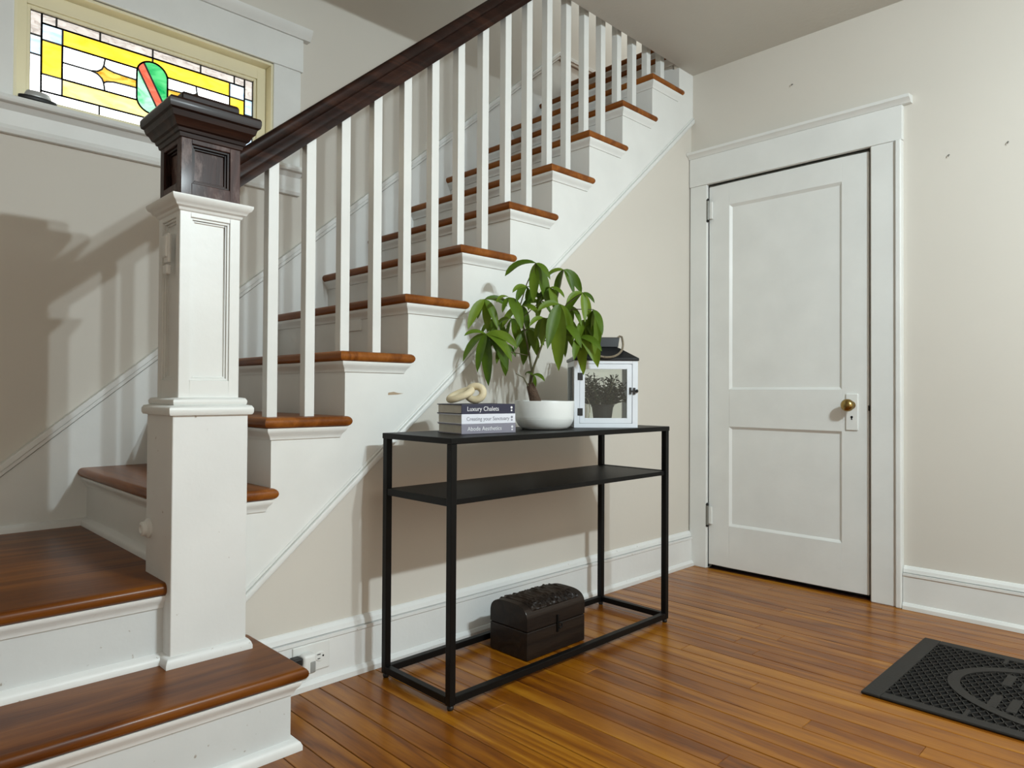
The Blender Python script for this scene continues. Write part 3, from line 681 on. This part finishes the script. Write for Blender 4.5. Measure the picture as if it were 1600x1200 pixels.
LEAVES = [
    ((-0.2196, -0.02, 0.4696), [(-0.278, -0.0436, 0.3575), (-0.2079, 0.0115, 0.3505), (-0.1706, -0.033, 0.3598), (-0.1379, 0.0147, 0.4486), (-0.2477, 0.026, 0.4019)]),
    ((-0.2126, -0.05, 0.3411), [(-0.2897, -0.07, 0.3318), (-0.2967, -0.0275, 0.243), (-0.2407, -0.0972, 0.2009), (-0.2033, -0.0304, 0.1542), (-0.1192, -0.0973, 0.2383), (-0.1332, -0.004, 0.2103), (-0.1005, -0.0674, 0.2897)]),
    ((-0.035, -0.03, 0.6005), [(-0.1472, 0.0082, 0.5584), (-0.0421, -0.0161, 0.4603), (0.014, 0.0102, 0.4393), (0.0164, -0.048, 0.5374)]),
    ((0.0678, 0.0, 0.5818), [(0.0, 0.0226, 0.5491), (0.1075, 0.0103, 0.493), (0.1379, 0.0358, 0.5), (0.0397, 0.0482, 0.4766)]),
    ((0.1332, -0.04, 0.493), [(0.0724, -0.0686, 0.4509), (0.0678, -0.0106, 0.4019), (0.1402, -0.0605, 0.3832), (0.1659, 0.0066, 0.3902), (0.1752, -0.0536, 0.4533)]),
    ((0.1752, -0.02, 0.4346), [(0.1986, 0.0182, 0.2967), (0.1846, 0.0133, 0.271), (0.1565, 0.0215, 0.2897), (0.2009, -0.0749, 0.3364)]),
    ((0.0491, -0.06, 0.4486), [(-0.0304, -0.073, 0.4206), (0.0047, -0.0986, 0.285), (0.0491, -0.0376, 0.2103), (0.0864, -0.0304, 0.3435), (0.0981, -0.0215, 0.2967)]),
    ((-0.1308, -0.04, 0.4743), [(-0.0841, -0.0907, 0.3528), (-0.1752, -0.0878, 0.4486), (-0.1542, -0.0625, 0.4159), (-0.1051, -0.0555, 0.3902)]),
    ((-0.0841, 0.03, 0.4533), [(-0.0023, 0.0069, 0.4907), (-0.0911, 0.0181, 0.3902), (-0.021, -0.0203, 0.4089), (-0.0584, 0.0731, 0.3505), (-0.1589, 0.0408, 0.3668), (-0.014, 0.0545, 0.4673)]),
    ((0.1215, -0.05, 0.3318), [(0.0981, -0.0949, 0.2453), (0.1425, -0.0012, 0.1963), (0.1706, -0.0732, 0.243), (0.1963, -0.1002, 0.278), (0.1285, -0.0339, 0.2804)]),
    ((-0.0607, 0.03, 0.3668), [(-0.0771, 0.0669, 0.2336), (-0.021, 0.0051, 0.257), (-0.1121, 0.0037, 0.2804), (-0.035, 0.0476, 0.285), (0.0023, 0.0849, 0.3084)]),
    ((0.0257, 0.01, 0.4065), [(0.1192, -0.0198, 0.3551), (0.0911, -0.0191, 0.4019), (-0.0187, -0.0051, 0.3505), (0.0491, -0.0025, 0.2967), (0.0631, -0.0268, 0.3598)]),
    ((-0.0444, -0.02, 0.1963), [(-0.0023, -0.0573, 0.1729), (-0.0327, 0.0162, 0.1472), (-0.0701, 0.0349, 0.1963)]),
    ((-0.0678, -0.01, 0.5187), [(-0.1051, -0.0576, 0.4533), (-0.0584, 0.0348, 0.4346), (-0.021, 0.0293, 0.4766), (-0.1192, -0.0415, 0.4907)]),
    ((-0.007, -0.04, 0.4019), [(-0.0584, -0.0697, 0.3668), (-0.0117, -0.0283, 0.2967), (0.0257, -0.01, 0.3318), (-0.035, 0.0074, 0.3201)]),
    ((0.0958, 0.03, 0.4533), [(0.0491, 0.0484, 0.4019), (0.0911, 0.0086, 0.3551), (0.1332, -0.0037, 0.3738), (0.0678, 0.0012, 0.4299)]),
    ((-0.1846, 0.03, 0.4019), [(-0.236, 0.0464, 0.3435), (-0.1939, -0.0201, 0.2967), (-0.1425, 0.0654, 0.3364)]),
    ((0.0164, -0.02, 0.514), [(-0.0304, 0.0333, 0.4486), (0.0397, -0.0522, 0.4065), (0.0678, -0.0494, 0.472)]),
    ((-0.1192, 0.0, 0.4019), [(-0.1752, -0.0251, 0.3738), (-0.1425, 0.046, 0.3201), (-0.0911, 0.0467, 0.2967), (-0.1051, -0.0395, 0.3435)]),
    ((0.0678, -0.03, 0.3785), [(0.0257, -0.0048, 0.2897), (0.0771, 0.023, 0.2617), (0.1262, -0.0786, 0.2897), (0.0164, 0.0233, 0.3551)]),
    ((-0.1542, 0.02, 0.3084), [(-0.1051, 0.008, 0.2617), (-0.1752, -0.0245, 0.2336), (-0.1425, 0.06, 0.1916)]),
    ((0.1495, 0.02, 0.4019), [(0.1145, -0.0292, 0.3084), (0.1565, 0.0556, 0.2617), (0.2033, 0.0717, 0.2266), (0.1729, -0.0259, 0.3318)]),
    ((-0.014, 0.04, 0.472), [(0.0444, -0.0115, 0.507), (-0.0491, 0.0025, 0.5187), (0.0257, 0.0552, 0.4252), (-0.0257, 0.0895, 0.4019)]),
]
STEMS = [
    ([(-0.0537, 0, 0.1636), (-0.0467, 0, 0.215), (-0.0631, 0.005, 0.3084), (-0.0818, 0.01, 0.3902), (-0.0911, 0.01, 0.4486)], 0.0045, 0.003),
    ([(-0.0514, 0, 0.1636), (-0.0397, -0.005, 0.2266), (-0.014, -0.01, 0.2967), (0.014, -0.01, 0.3668), (0.0257, -0.005, 0.4019)], 0.0045, 0.003),
    ([(-0.0911, 0.01, 0.4486), (-0.0678, -0.01, 0.5257), (-0.035, -0.03, 0.6005)], 0.0025, 0.0018),
    ([(0.0257, -0.005, 0.4019), (0.0467, 0, 0.4836), (0.0678, 0, 0.5818)], 0.0025, 0.0018),
    ([(-0.0911, 0.01, 0.4439), (-0.1542, 0, 0.4766), (-0.2196, -0.02, 0.4696)], 0.0022, 0.0015),
    ([(-0.0631, 0.005, 0.2687), (-0.1308, -0.02, 0.2804), (-0.1893, -0.04, 0.3201), (-0.2126, -0.05, 0.3411)], 0.0022, 0.0015),
    ([(0.0257, -0.005, 0.4019), (0.0794, -0.03, 0.4533), (0.1332, -0.04, 0.493)], 0.0022, 0.0015),
    ([(0.0257, -0.005, 0.4019), (0.1028, -0.01, 0.4369), (0.1752, -0.02, 0.4346)], 0.0022, 0.0015),
    ([(0.0164, -0.01, 0.3738), (0.035, -0.04, 0.4159), (0.0491, -0.06, 0.4486)], 0.0022, 0.0015),
    ([(-0.0888, 0.01, 0.4369), (-0.1098, -0.02, 0.4626), (-0.1308, -0.04, 0.4743)], 0.0022, 0.0015),
    ([(-0.0023, -0.01, 0.3201), (0.0678, -0.03, 0.3435), (0.1215, -0.05, 0.3318)], 0.0022, 0.0015),
    ([(-0.0724, 0.008, 0.3505), (-0.0678, 0.02, 0.3621), (-0.0607, 0.03, 0.3668)], 0.002, 0.0015),
    ([(-0.0911, 0.01, 0.4486), (-0.0841, 0.03, 0.4533)], 0.002, 0.0015),
    ([(-0.0818, 0.01, 0.4019), (-0.0444, 0.03, 0.4439), (-0.014, 0.04, 0.472)], 0.002, 0.0015),
    ([(-0.0607, -0.012, 0.1565), (-0.0771, -0.015, 0.1869), (-0.1051, -0.02, 0.2009)], 0.003, 0.0012),
    ([(-0.0514, -0.01, 0.1612), (-0.0467, -0.015, 0.1799), (-0.0444, -0.02, 0.1963)], 0.003, 0.0018),
]
def leaf(h, t, wr, rg):
    h, t = Vector(h), Vector(t)
    d = t-h; L = d.length
    hor = Vector((d.x, d.y, 0))
    ctl = (h+t)/2 + Vector((0, 0, 1))*L*(0.10+0.22*min(1, hor.length/max(L, 1e-4))) + hor*0.12
    nseg = 8; wmax = L*wr
    nrm0 = Vector((d.x*0.5, -0.75, 0.55+rg.uniform(-0.2, 0.2))) + Vector((rg.uniform(-0.45, 0.45), 0, 0))
    vs = []; fs = []
    for i in range(nseg+1):
        s = i/nseg
        p = h*(1-s)**2 + ctl*2*s*(1-s) + t*s*s
        tg = ((ctl-h)*(1-s) + (t-ctl)*s).normalized()
        sd_ = tg.cross(nrm0).normalized(); nn = sd_.cross(tg).normalized()
        wv = wmax*0.5*(math.sin(math.pi*min(1, (s*0.93+0.035))**0.92)**0.85)*(1.0 if s < 0.98 else 0.05)
        if i == 0: wv = wmax*0.04
        vs += [p-sd_*wv+nn*wv*0.22, p-sd_*wv*0.5+nn*wv*0.08, p, p+sd_*wv*0.5+nn*wv*0.08, p+sd_*wv+nn*wv*0.22]
    for i in range(nseg):
        for j in range(4):
            a = i*5+j; fs.append((a, a+1, a+6, a+5))
    return MB().add(vs, fs)
rg = random.Random(11)
for (hub, tips) in LEAVES:
    for t_ in tips:
        leaf(hub, t_, rg.uniform(0.24, 0.31), rg).build('leaf', 'leaf', PT, 0, 80)
for pts, ra, rb in STEMS:
    m = len(pts); MB().tube(pts, [ra+(rb-ra)*i/(m-1) for i in range(m)], 8).build('stem', 'stem', PT, 0, 60)
TR = [(-0.030, 0.0, 0.080), (-0.034, 0.0, 0.105), (-0.042, 0.0, 0.130), (-0.050, 0.0, 0.155), (-0.053, 0.0, 0.168)]
MB().tube(TR, [0.023, 0.021, 0.018, 0.016, 0.011], 14).build('trunk', 'bark', PT, 0, 60)

# ------------------------------------------------------------------ lantern
la = math.radians(42); LW, LD = 0.245, 0.200
FLx, FLy = 1.668, -0.250
ex = Vector((math.cos(la), -math.sin(la), 0)); ey = Vector((math.sin(la), math.cos(la), 0))
lc = Vector((FLx, FLy, TZ)) + ex*LW/2 + ey*LD/2
LN = thing('lantern', 'white framed glass lantern with black roof and rope handle on the console table', 'lantern', tuple(lc), -la)
MT['lwhite'] = paint('white_lantern_paint', (0.74, 0.78, 0.84), 0.4, 0.04, 10, 0.08, 50)
MT['lblack'] = plain('black_roof_metal', (0.008, 0.009, 0.011), 0.35, 0, 0, 200, 0.3)
MT['glass'] = clear_glass('lantern_glass')
hx, hy, LH = LW/2, LD/2, 0.256
MB().rings([(0.0, -hx, hx, -hy, hy), (0.016, -hx, hx, -hy, hy)]).build('base', 'lwhite', LN, 0.001)
pw = 0.021
for sx_ in (-1, 1):
    for sy_ in (-1, 1):
        a, b = sorted((sx_*hx, sx_*(hx-pw))); c, d = sorted((sy_*hy, sy_*(hy-pw)))
        MB().box(a, b, c, d, 0.016, LH).build('post', 'lwhite', LN, 0.001)
for sy_ in (-1, 1):
    c, d = sorted((sy_*hy, sy_*(hy-0.016)))
    MB().box(-hx+pw, hx-pw, c, d, LH-0.012, LH).build('rail', 'lwhite', LN, 0.001)
for sx_ in (-1, 1):
    a, b = sorted((sx_*hx, sx_*(hx-0.016)))
    MB().box(a, b, -hy+pw, hy-pw, LH-0.022, LH).build('rail', 'lwhite', LN, 0.001)
    MB().box(sx_*(hx-0.009)-0.001, sx_*(hx-0.009)+0.001, -hy+pw, hy-pw, 0.016, LH-0.022).build('pane', 'glass', LN)
MB().box(-hx+pw, hx-pw, hy-0.010, hy-0.008, 0.016, LH-0.012).build('pane', 'glass', LN)
dx0, dx1, dz0, dz1 = -hx+pw+0.0012, hx-pw-0.0012, 0.0175, LH-0.0135
fr_ = 0.019
df = MB(); df.box(dx0, dx0+fr_, -hy+0.002, -hy+0.014, dz0, dz1).box(dx1-fr_, dx1, -hy+0.002, -hy+0.014, dz0, dz1).box(dx0+fr_, dx1-fr_, -hy+0.002, -hy+0.014, dz0, dz0+fr_).box(dx0+fr_, dx1-fr_, -hy+0.002, -hy+0.014, dz1-fr_, dz1)
ld = df.build('door', 'lwhite', LN, 0.0008, seg=1)
MB().box(dx0+fr_, dx1-fr_, -hy+0.007, -hy+0.009, dz0+fr_, dz1-fr_).build('pane', 'glass', ld)
for hz in (0.060, 0.195): MB().box(dx0-0.009, dx0+0.011, -hy-0.0015, -hy+0.004, hz-0.014, hz+0.014).build('hinge', 'black', ld, 0.0006)
lt = MB().box(dx1-0.010, dx1-0.003, -hy-0.003, -hy+0.004, 0.128, 0.154).box(dx1+0.004, dx1+0.012, -hy-0.005, -hy+0.002, 0.127, 0.153)
lt.lathe([(0.004, 0), (0.006, 0.006), (0.003, 0.012)], 10, (dx1+0.018, -hy-0.004, 0.135))
lt.box(dx1-0.006, dx1+0.016, -hy-0.005, -hy-0.002, 0.138, 0.143)
lt.build('latch', 'black', ld, 0.0008)
ev = 0.004
rf = MB().rings([(LH, -hx-ev, hx+ev, -hy-ev, hy+ev), (LH+0.010, -hx-ev, hx+ev, -hy-ev, hy+ev), (LH+0.052, -0.062, 0.062, -0.045, 0.045), (LH+0.056, -0.055, 0.055, -0.036, 0.036), (LH+0.056, -0.058, 0.058, -0.040, 0.040), (LH+0.092, -0.064, 0.064, -0.036, 0.036), (LH+0.096, -0.064, 0.064, -0.020, 0.020)])
rf.build('roof', 'lblack', LN, 0.0012)
MT['rope'] = paint('jute_rope', (0.33, 0.27, 0.19), 0.9, 0.25, 120, 1.0, 300)
rp = []
for i in range(33):
    s = i/32*math.pi
    xx = 0.078*math.cos(s); zz = LH+0.098-0.086*math.sin(s)**0.75; yy = -0.012-0.105*math.sin(s)**0.8
    rp.append((xx, yy, zz))
MB().tube([(0.055, -0.010, LH+0.088), (0.070, -0.010, LH+0.101)]+rp+[(-0.070, -0.010, LH+0.101), (-0.055, -0.010, LH+0.088)], 0.0042, 8).build('rope_handle', 'rope', LN, 0, 60)

# small potted shrub inside the lantern
fp = thing('potted_shrub', 'small dark potted bushy plant standing inside the white lantern', 'plant', tuple(lc+Vector((0, 0, 0.0165))+ex*0.004), -la)
MT['dpot'] = plain('dark_plastic_pot', (0.018, 0.016, 0.014), 0.6)
MB().lathe([(0.034, 0), (0.042, 0.060), (0.045, 0.062), (0.045, 0.070), (0.041, 0.071), (0.040, 0.058), (0.01, 0.056)], 24).build('pot', 'dpot', fp, 0, 40)
MT['sleaf'] = paint('dusky_green_leaflet', (0.026, 0.034, 0.014), 0.7, 0.4, 90, 0.1, 100)
fo = MB(); tw = MB(); rs = random.Random(5)
for i in range(95):
    az = rs.uniform(0, 2*math.pi); el = rs.uniform(0.05, 1.35); Ls = rs.uniform(0.085, 0.140)
    base = Vector((0.02*math.cos(az), 0.02*math.sin(az), 0.058))
    dirv = Vector((math.cos(az)*math.cos(el)*0.82, math.sin(az)*math.cos(el)*0.72, math.sin(el)*1.0))
    tip = base+dirv*Ls+Vector((0, 0, 0.012)); tip.z = min(tip.z, 0.205)
    tip.x = max(-0.088, min(0.088, tip.x)); tip.y = max(-0.068, min(0.068, tip.y))
    mid = (base+tip)/2+Vector((0, 0, 0.008))
    tw.tube([base, mid, tip], 0.0009, 4)
    for j in range(13):
        s = 0.25+0.75*j/12; p = base*(1-s)**2+mid*2*s*(1-s)+tip*s*s
        a2 = rs.uniform(0, 6.28); q = Vector((math.cos(a2), math.sin(a2), rs.uniform(-0.2, 0.8))).normalized(); ll = rs.uniform(0.017, 0.025)
        sdv = q.cross(Vector((rs.uniform(-1, 1), rs.uniform(-1, 1), 1))).normalized()*ll*0.22
        e = p+q*ll
        for v in (e,): v.x = max(-0.094, min(0.094, v.x)); v.y = max(-0.074, min(0.074, v.y))
        fo.add([p, p+q*ll*0.5+sdv, e, p+q*ll*0.5-sdv], [(0, 1, 2, 3)])
f_ = fo.build('foliage', 'sleaf', fp); f_['kind'] = 'stuff'
tw.build('twigs', 'stem', fp)

hp = thing('pale_hoop', 'thin pale hoop shape inside the lantern left of the potted shrub', 'hoop', tuple(lc+Vector((0, 0, 0.0165))-ex*0.070-ey*0.034), -la+math.radians(58))
MB().tube([(0.048*math.cos(2*math.pi*i/40), 0, 0.050+0.048*math.sin(2*math.pi*i/40)) for i in range(40)], 0.0016, 8, closed=True).build('hoop_ring', plain('pale_gold', (0.75, 0.66, 0.45), 0.3, 0.6), hp, 0, 60)  # thin pale ring drawn for an arc inside the lantern

# ------------------------------------------------------------------ wooden chest
CH = thing('treasure_chest', 'small dark wooden chest with domed carved lid under the console table', 'chest', (1.4985, -0.2275, 0), 0, world=True)
MT['chest'] = wood('dark_chest_wood', [(0.1, (0.007, 0.004, 0.003)), (0.5, (0.014, 0.008, 0.005)), (0.9, (0.026, 0.015, 0.009))], 0, 0.5, 0.05, 12, 0.08, 8, 0.0, 0.2, spec=0.3)
cx0, cx1, cy0, cy1 = 1.345, 1.652, -0.320, -0.135
MB().box(cx0, cx1, cy0, cy1, 0.001, 0.098).build('box', 'chest', CH, 0.004)
def dome(t, extra=0.0):          # t from 0 front bottom of lid to 1 back bottom
    yc = (cy0+cy1)/2; hw_ = (cy1-cy0)/2+extra; a = math.pi*t
    c, s_ = math.cos(a), math.sin(a)
    y = yc-hw_*math.copysign(abs(c)**0.62, c); z = 0.130+(0.055+extra)*abs(s_)**0.72
    return (y, z)
lidp = [(cy0, 0.100)]+[dome(i/22) for i in range(23)]+[(cy1, 0.100)]
lid = MB().prism(lidp, 'x', cx0, cx1).build('lid', 'chest', CH, 0.002)
cvg = MB(); nu, nv = 96, 34; rc = random.Random(2)
import mathutils.noise as mn
vs = []; fs = []
for i in range(nu+1):
    for j in range(nv+1):
        u = cx0+0.030+(cx1-cx0-0.060)*i/nu; t_ = 0.16+0.62*j/nv
        edge = min(i, nu-i, j, nv-j)
        hgt = -0.002 if edge == 0 else 0.0014+0.0075*max(0, mn.noise(Vector((u*85, t_*13, 1.3))))+0.005*max(0, mn.noise(Vector((u*160, t_*26, 7.1))))
        y, z = dome(t_, hgt); vs.append((u, y, z))
for i in range(nu):
    for j in range(nv): a = i*(nv+1)+j; fs.append((a, a+nv+1, a+nv+2, a+1))
cvg.add(vs, fs).build('carved_panel', 'chest', lid, 0, 30)
hs = MB().box(1.494, 1.503, cy0-0.005, cy0+0.001, 0.068, 0.128).build('hasp', 'metal', CH, 0.0015)
MB().tube([(1.503, cy0-0.006, 0.100), (1.510, cy0-0.012, 0.098), (1.512, cy0-0.012, 0.088), (1.504, cy0-0.010, 0.082), (1.499, cy0-0.006, 0.086)], 0.0028, 8).build('latch_ring', 'metal', hs, 0, 60)

# ------------------------------------------------------------------ rubber doormat
MA = thing('doormat', 'black rubber doormat with openwork lattice and oval ring', 'doormat', (2.24, -1.70, 0.0), 0, world=True)
MT['rubber'] = plain('black_rubber', (0.020, 0.018, 0.016), 0.6, 0, 0.2, 150, 0.3)
MT['rubber2'] = plain('black_rubber_base', (0.006, 0.006, 0.006), 0.85, 0, 0.4, 120, 0.2)
mx0, mx1, my0, my1 = 1.905, 2.575, -2.20, -1.198
MB().box(mx0+0.004, mx1-0.004, my0+0.004, my1-0.004, 0.0005, 0.003).build('backing', 'rubber2', MA)
bd = MB(); bw = 0.042
MB().box(mx0, mx1, my1-bw-0.012, my1, 0.001, 0.0095).build('border', 'rubber', MA, 0.003)
MB().box(mx0, mx1, my0, my0+bw+0.012, 0.001, 0.0095).build('border', 'rubber', MA, 0.003)
MB().box(mx0, mx0+bw, my0+bw+0.012, my1-bw-0.012, 0.001, 0.0095).build('border', 'rubber', MA, 0.003)
MB().box(mx1-bw, mx1, my0+bw+0.012, my1-bw-0.012, 0.001, 0.0095).build('border', 'rubber', MA, 0.003)
oc = (2.24, -1.70); oa, ob = 0.262, 0.345; rw = 0.034
orv = []; orf = []; no = 64
for k in range(no):
    a = 2*math.pi*k/no; c, s_ = math.cos(a), math.sin(a)
    for q, z in ((0, 0.003), (0, 0.010), (rw, 0.010), (rw, 0.003)): orv.append((oc[0]+(oa-q)*c, oc[1]+(ob-q)*s_, z))
for k in range(no):
    for j in range(3): orf.append((k*4+j, k*4+j+1, ((k+1)%no)*4+j+1, ((k+1)%no)*4+j))
MB().add(orv, orf).build('oval_ring', 'rubber', MA, 0, 30)
# diagonal lattice ribs clipped to the mat
lat = MB(); ix0, ix1, iy0, iy1 = mx0+bw, mx1-bw, my0+bw+0.012, my1-bw-0.012
def rib(p, q, wdt=0.0035, z1=0.0078):
    p, q = Vector(p), Vector(q); d = (q-p)
    if d.length < 0.004: return
    d.normalize(); n_ = Vector((-d.y, d.x))*wdt/2
    a, b, c, e = p-n_, q-n_, q+n_, p+n_
    lat.add([(*a, 0.003), (*b, 0.003), (*c, 0.003), (*e, 0.003), (*a, z1), (*b, z1), (*c, z1), (*e, z1)], [(4,5,6,7),(0,1,5,4),(2,3,7,6)])
pitch_ = 0.026; slope = 0.55
for sgn in (1, -1):
    c0 = -1.5
    while c0 < 1.5:          # line: y = iy_mid + c0 + sgn*slope*(x - xmid)
        pts = []
        for xx in (ix0, ix1):
            yy = oc[1]+c0+sgn*slope*(xx-oc[0])
            pts.append([xx, yy])
        (xa_, ya_), (xb_, yb_) = pts
        ok = True
        def cl(x_a, y_a, x_b, y_b):
            t0, t1 = 0.0, 1.0; dy = y_b-y_a
            for lim, s in ((iy0, 1), (iy1, -1)):
                fa, fb = s*(y_a-lim), s*(y_b-lim)
                if fa < 0 and fb < 0: return None
                if fa < 0: t0 = max(t0, fa/(fa-fb))
                elif fb < 0: t1 = min(t1, fa/(fa-fb))
            if t0 >= t1: return None
            return ((x_a+(x_b-x_a)*t0, y_a+dy*t0), (x_a+(x_b-x_a)*t1, y_a+dy*t1))
        r_ = cl(xa_, ya_, xb_, yb_)
        if r_: rib(*r_)
        c0 += pitch_
lt_ = lat.build('lattice', 'rubber', MA); lt_['kind'] = 'stuff'
for xx in (2.12, 2.33):
    for q in range(9):
        yy = -1.50-q*0.048
        MB().box(xx-0.055, xx+0.055, yy-0.013, yy+0.013, 0.003, 0.0092).build('tread_bar', 'rubber', MA, 0.002, seg=1)
for (xx, yy) in ((2.52, -1.46), (1.96, -1.46), (2.52, -1.94), (1.96, -1.94)):
    MB().box(xx-0.035, xx+0.035, yy-0.006, yy+0.006, 0.003, 0.0092).build('tread_bar', 'rubber', MA, 0.002, seg=1)

for o in list(bpy.data.objects):
    for k_ in ('_world', '_off'):
        if k_ in o: del o[k_]
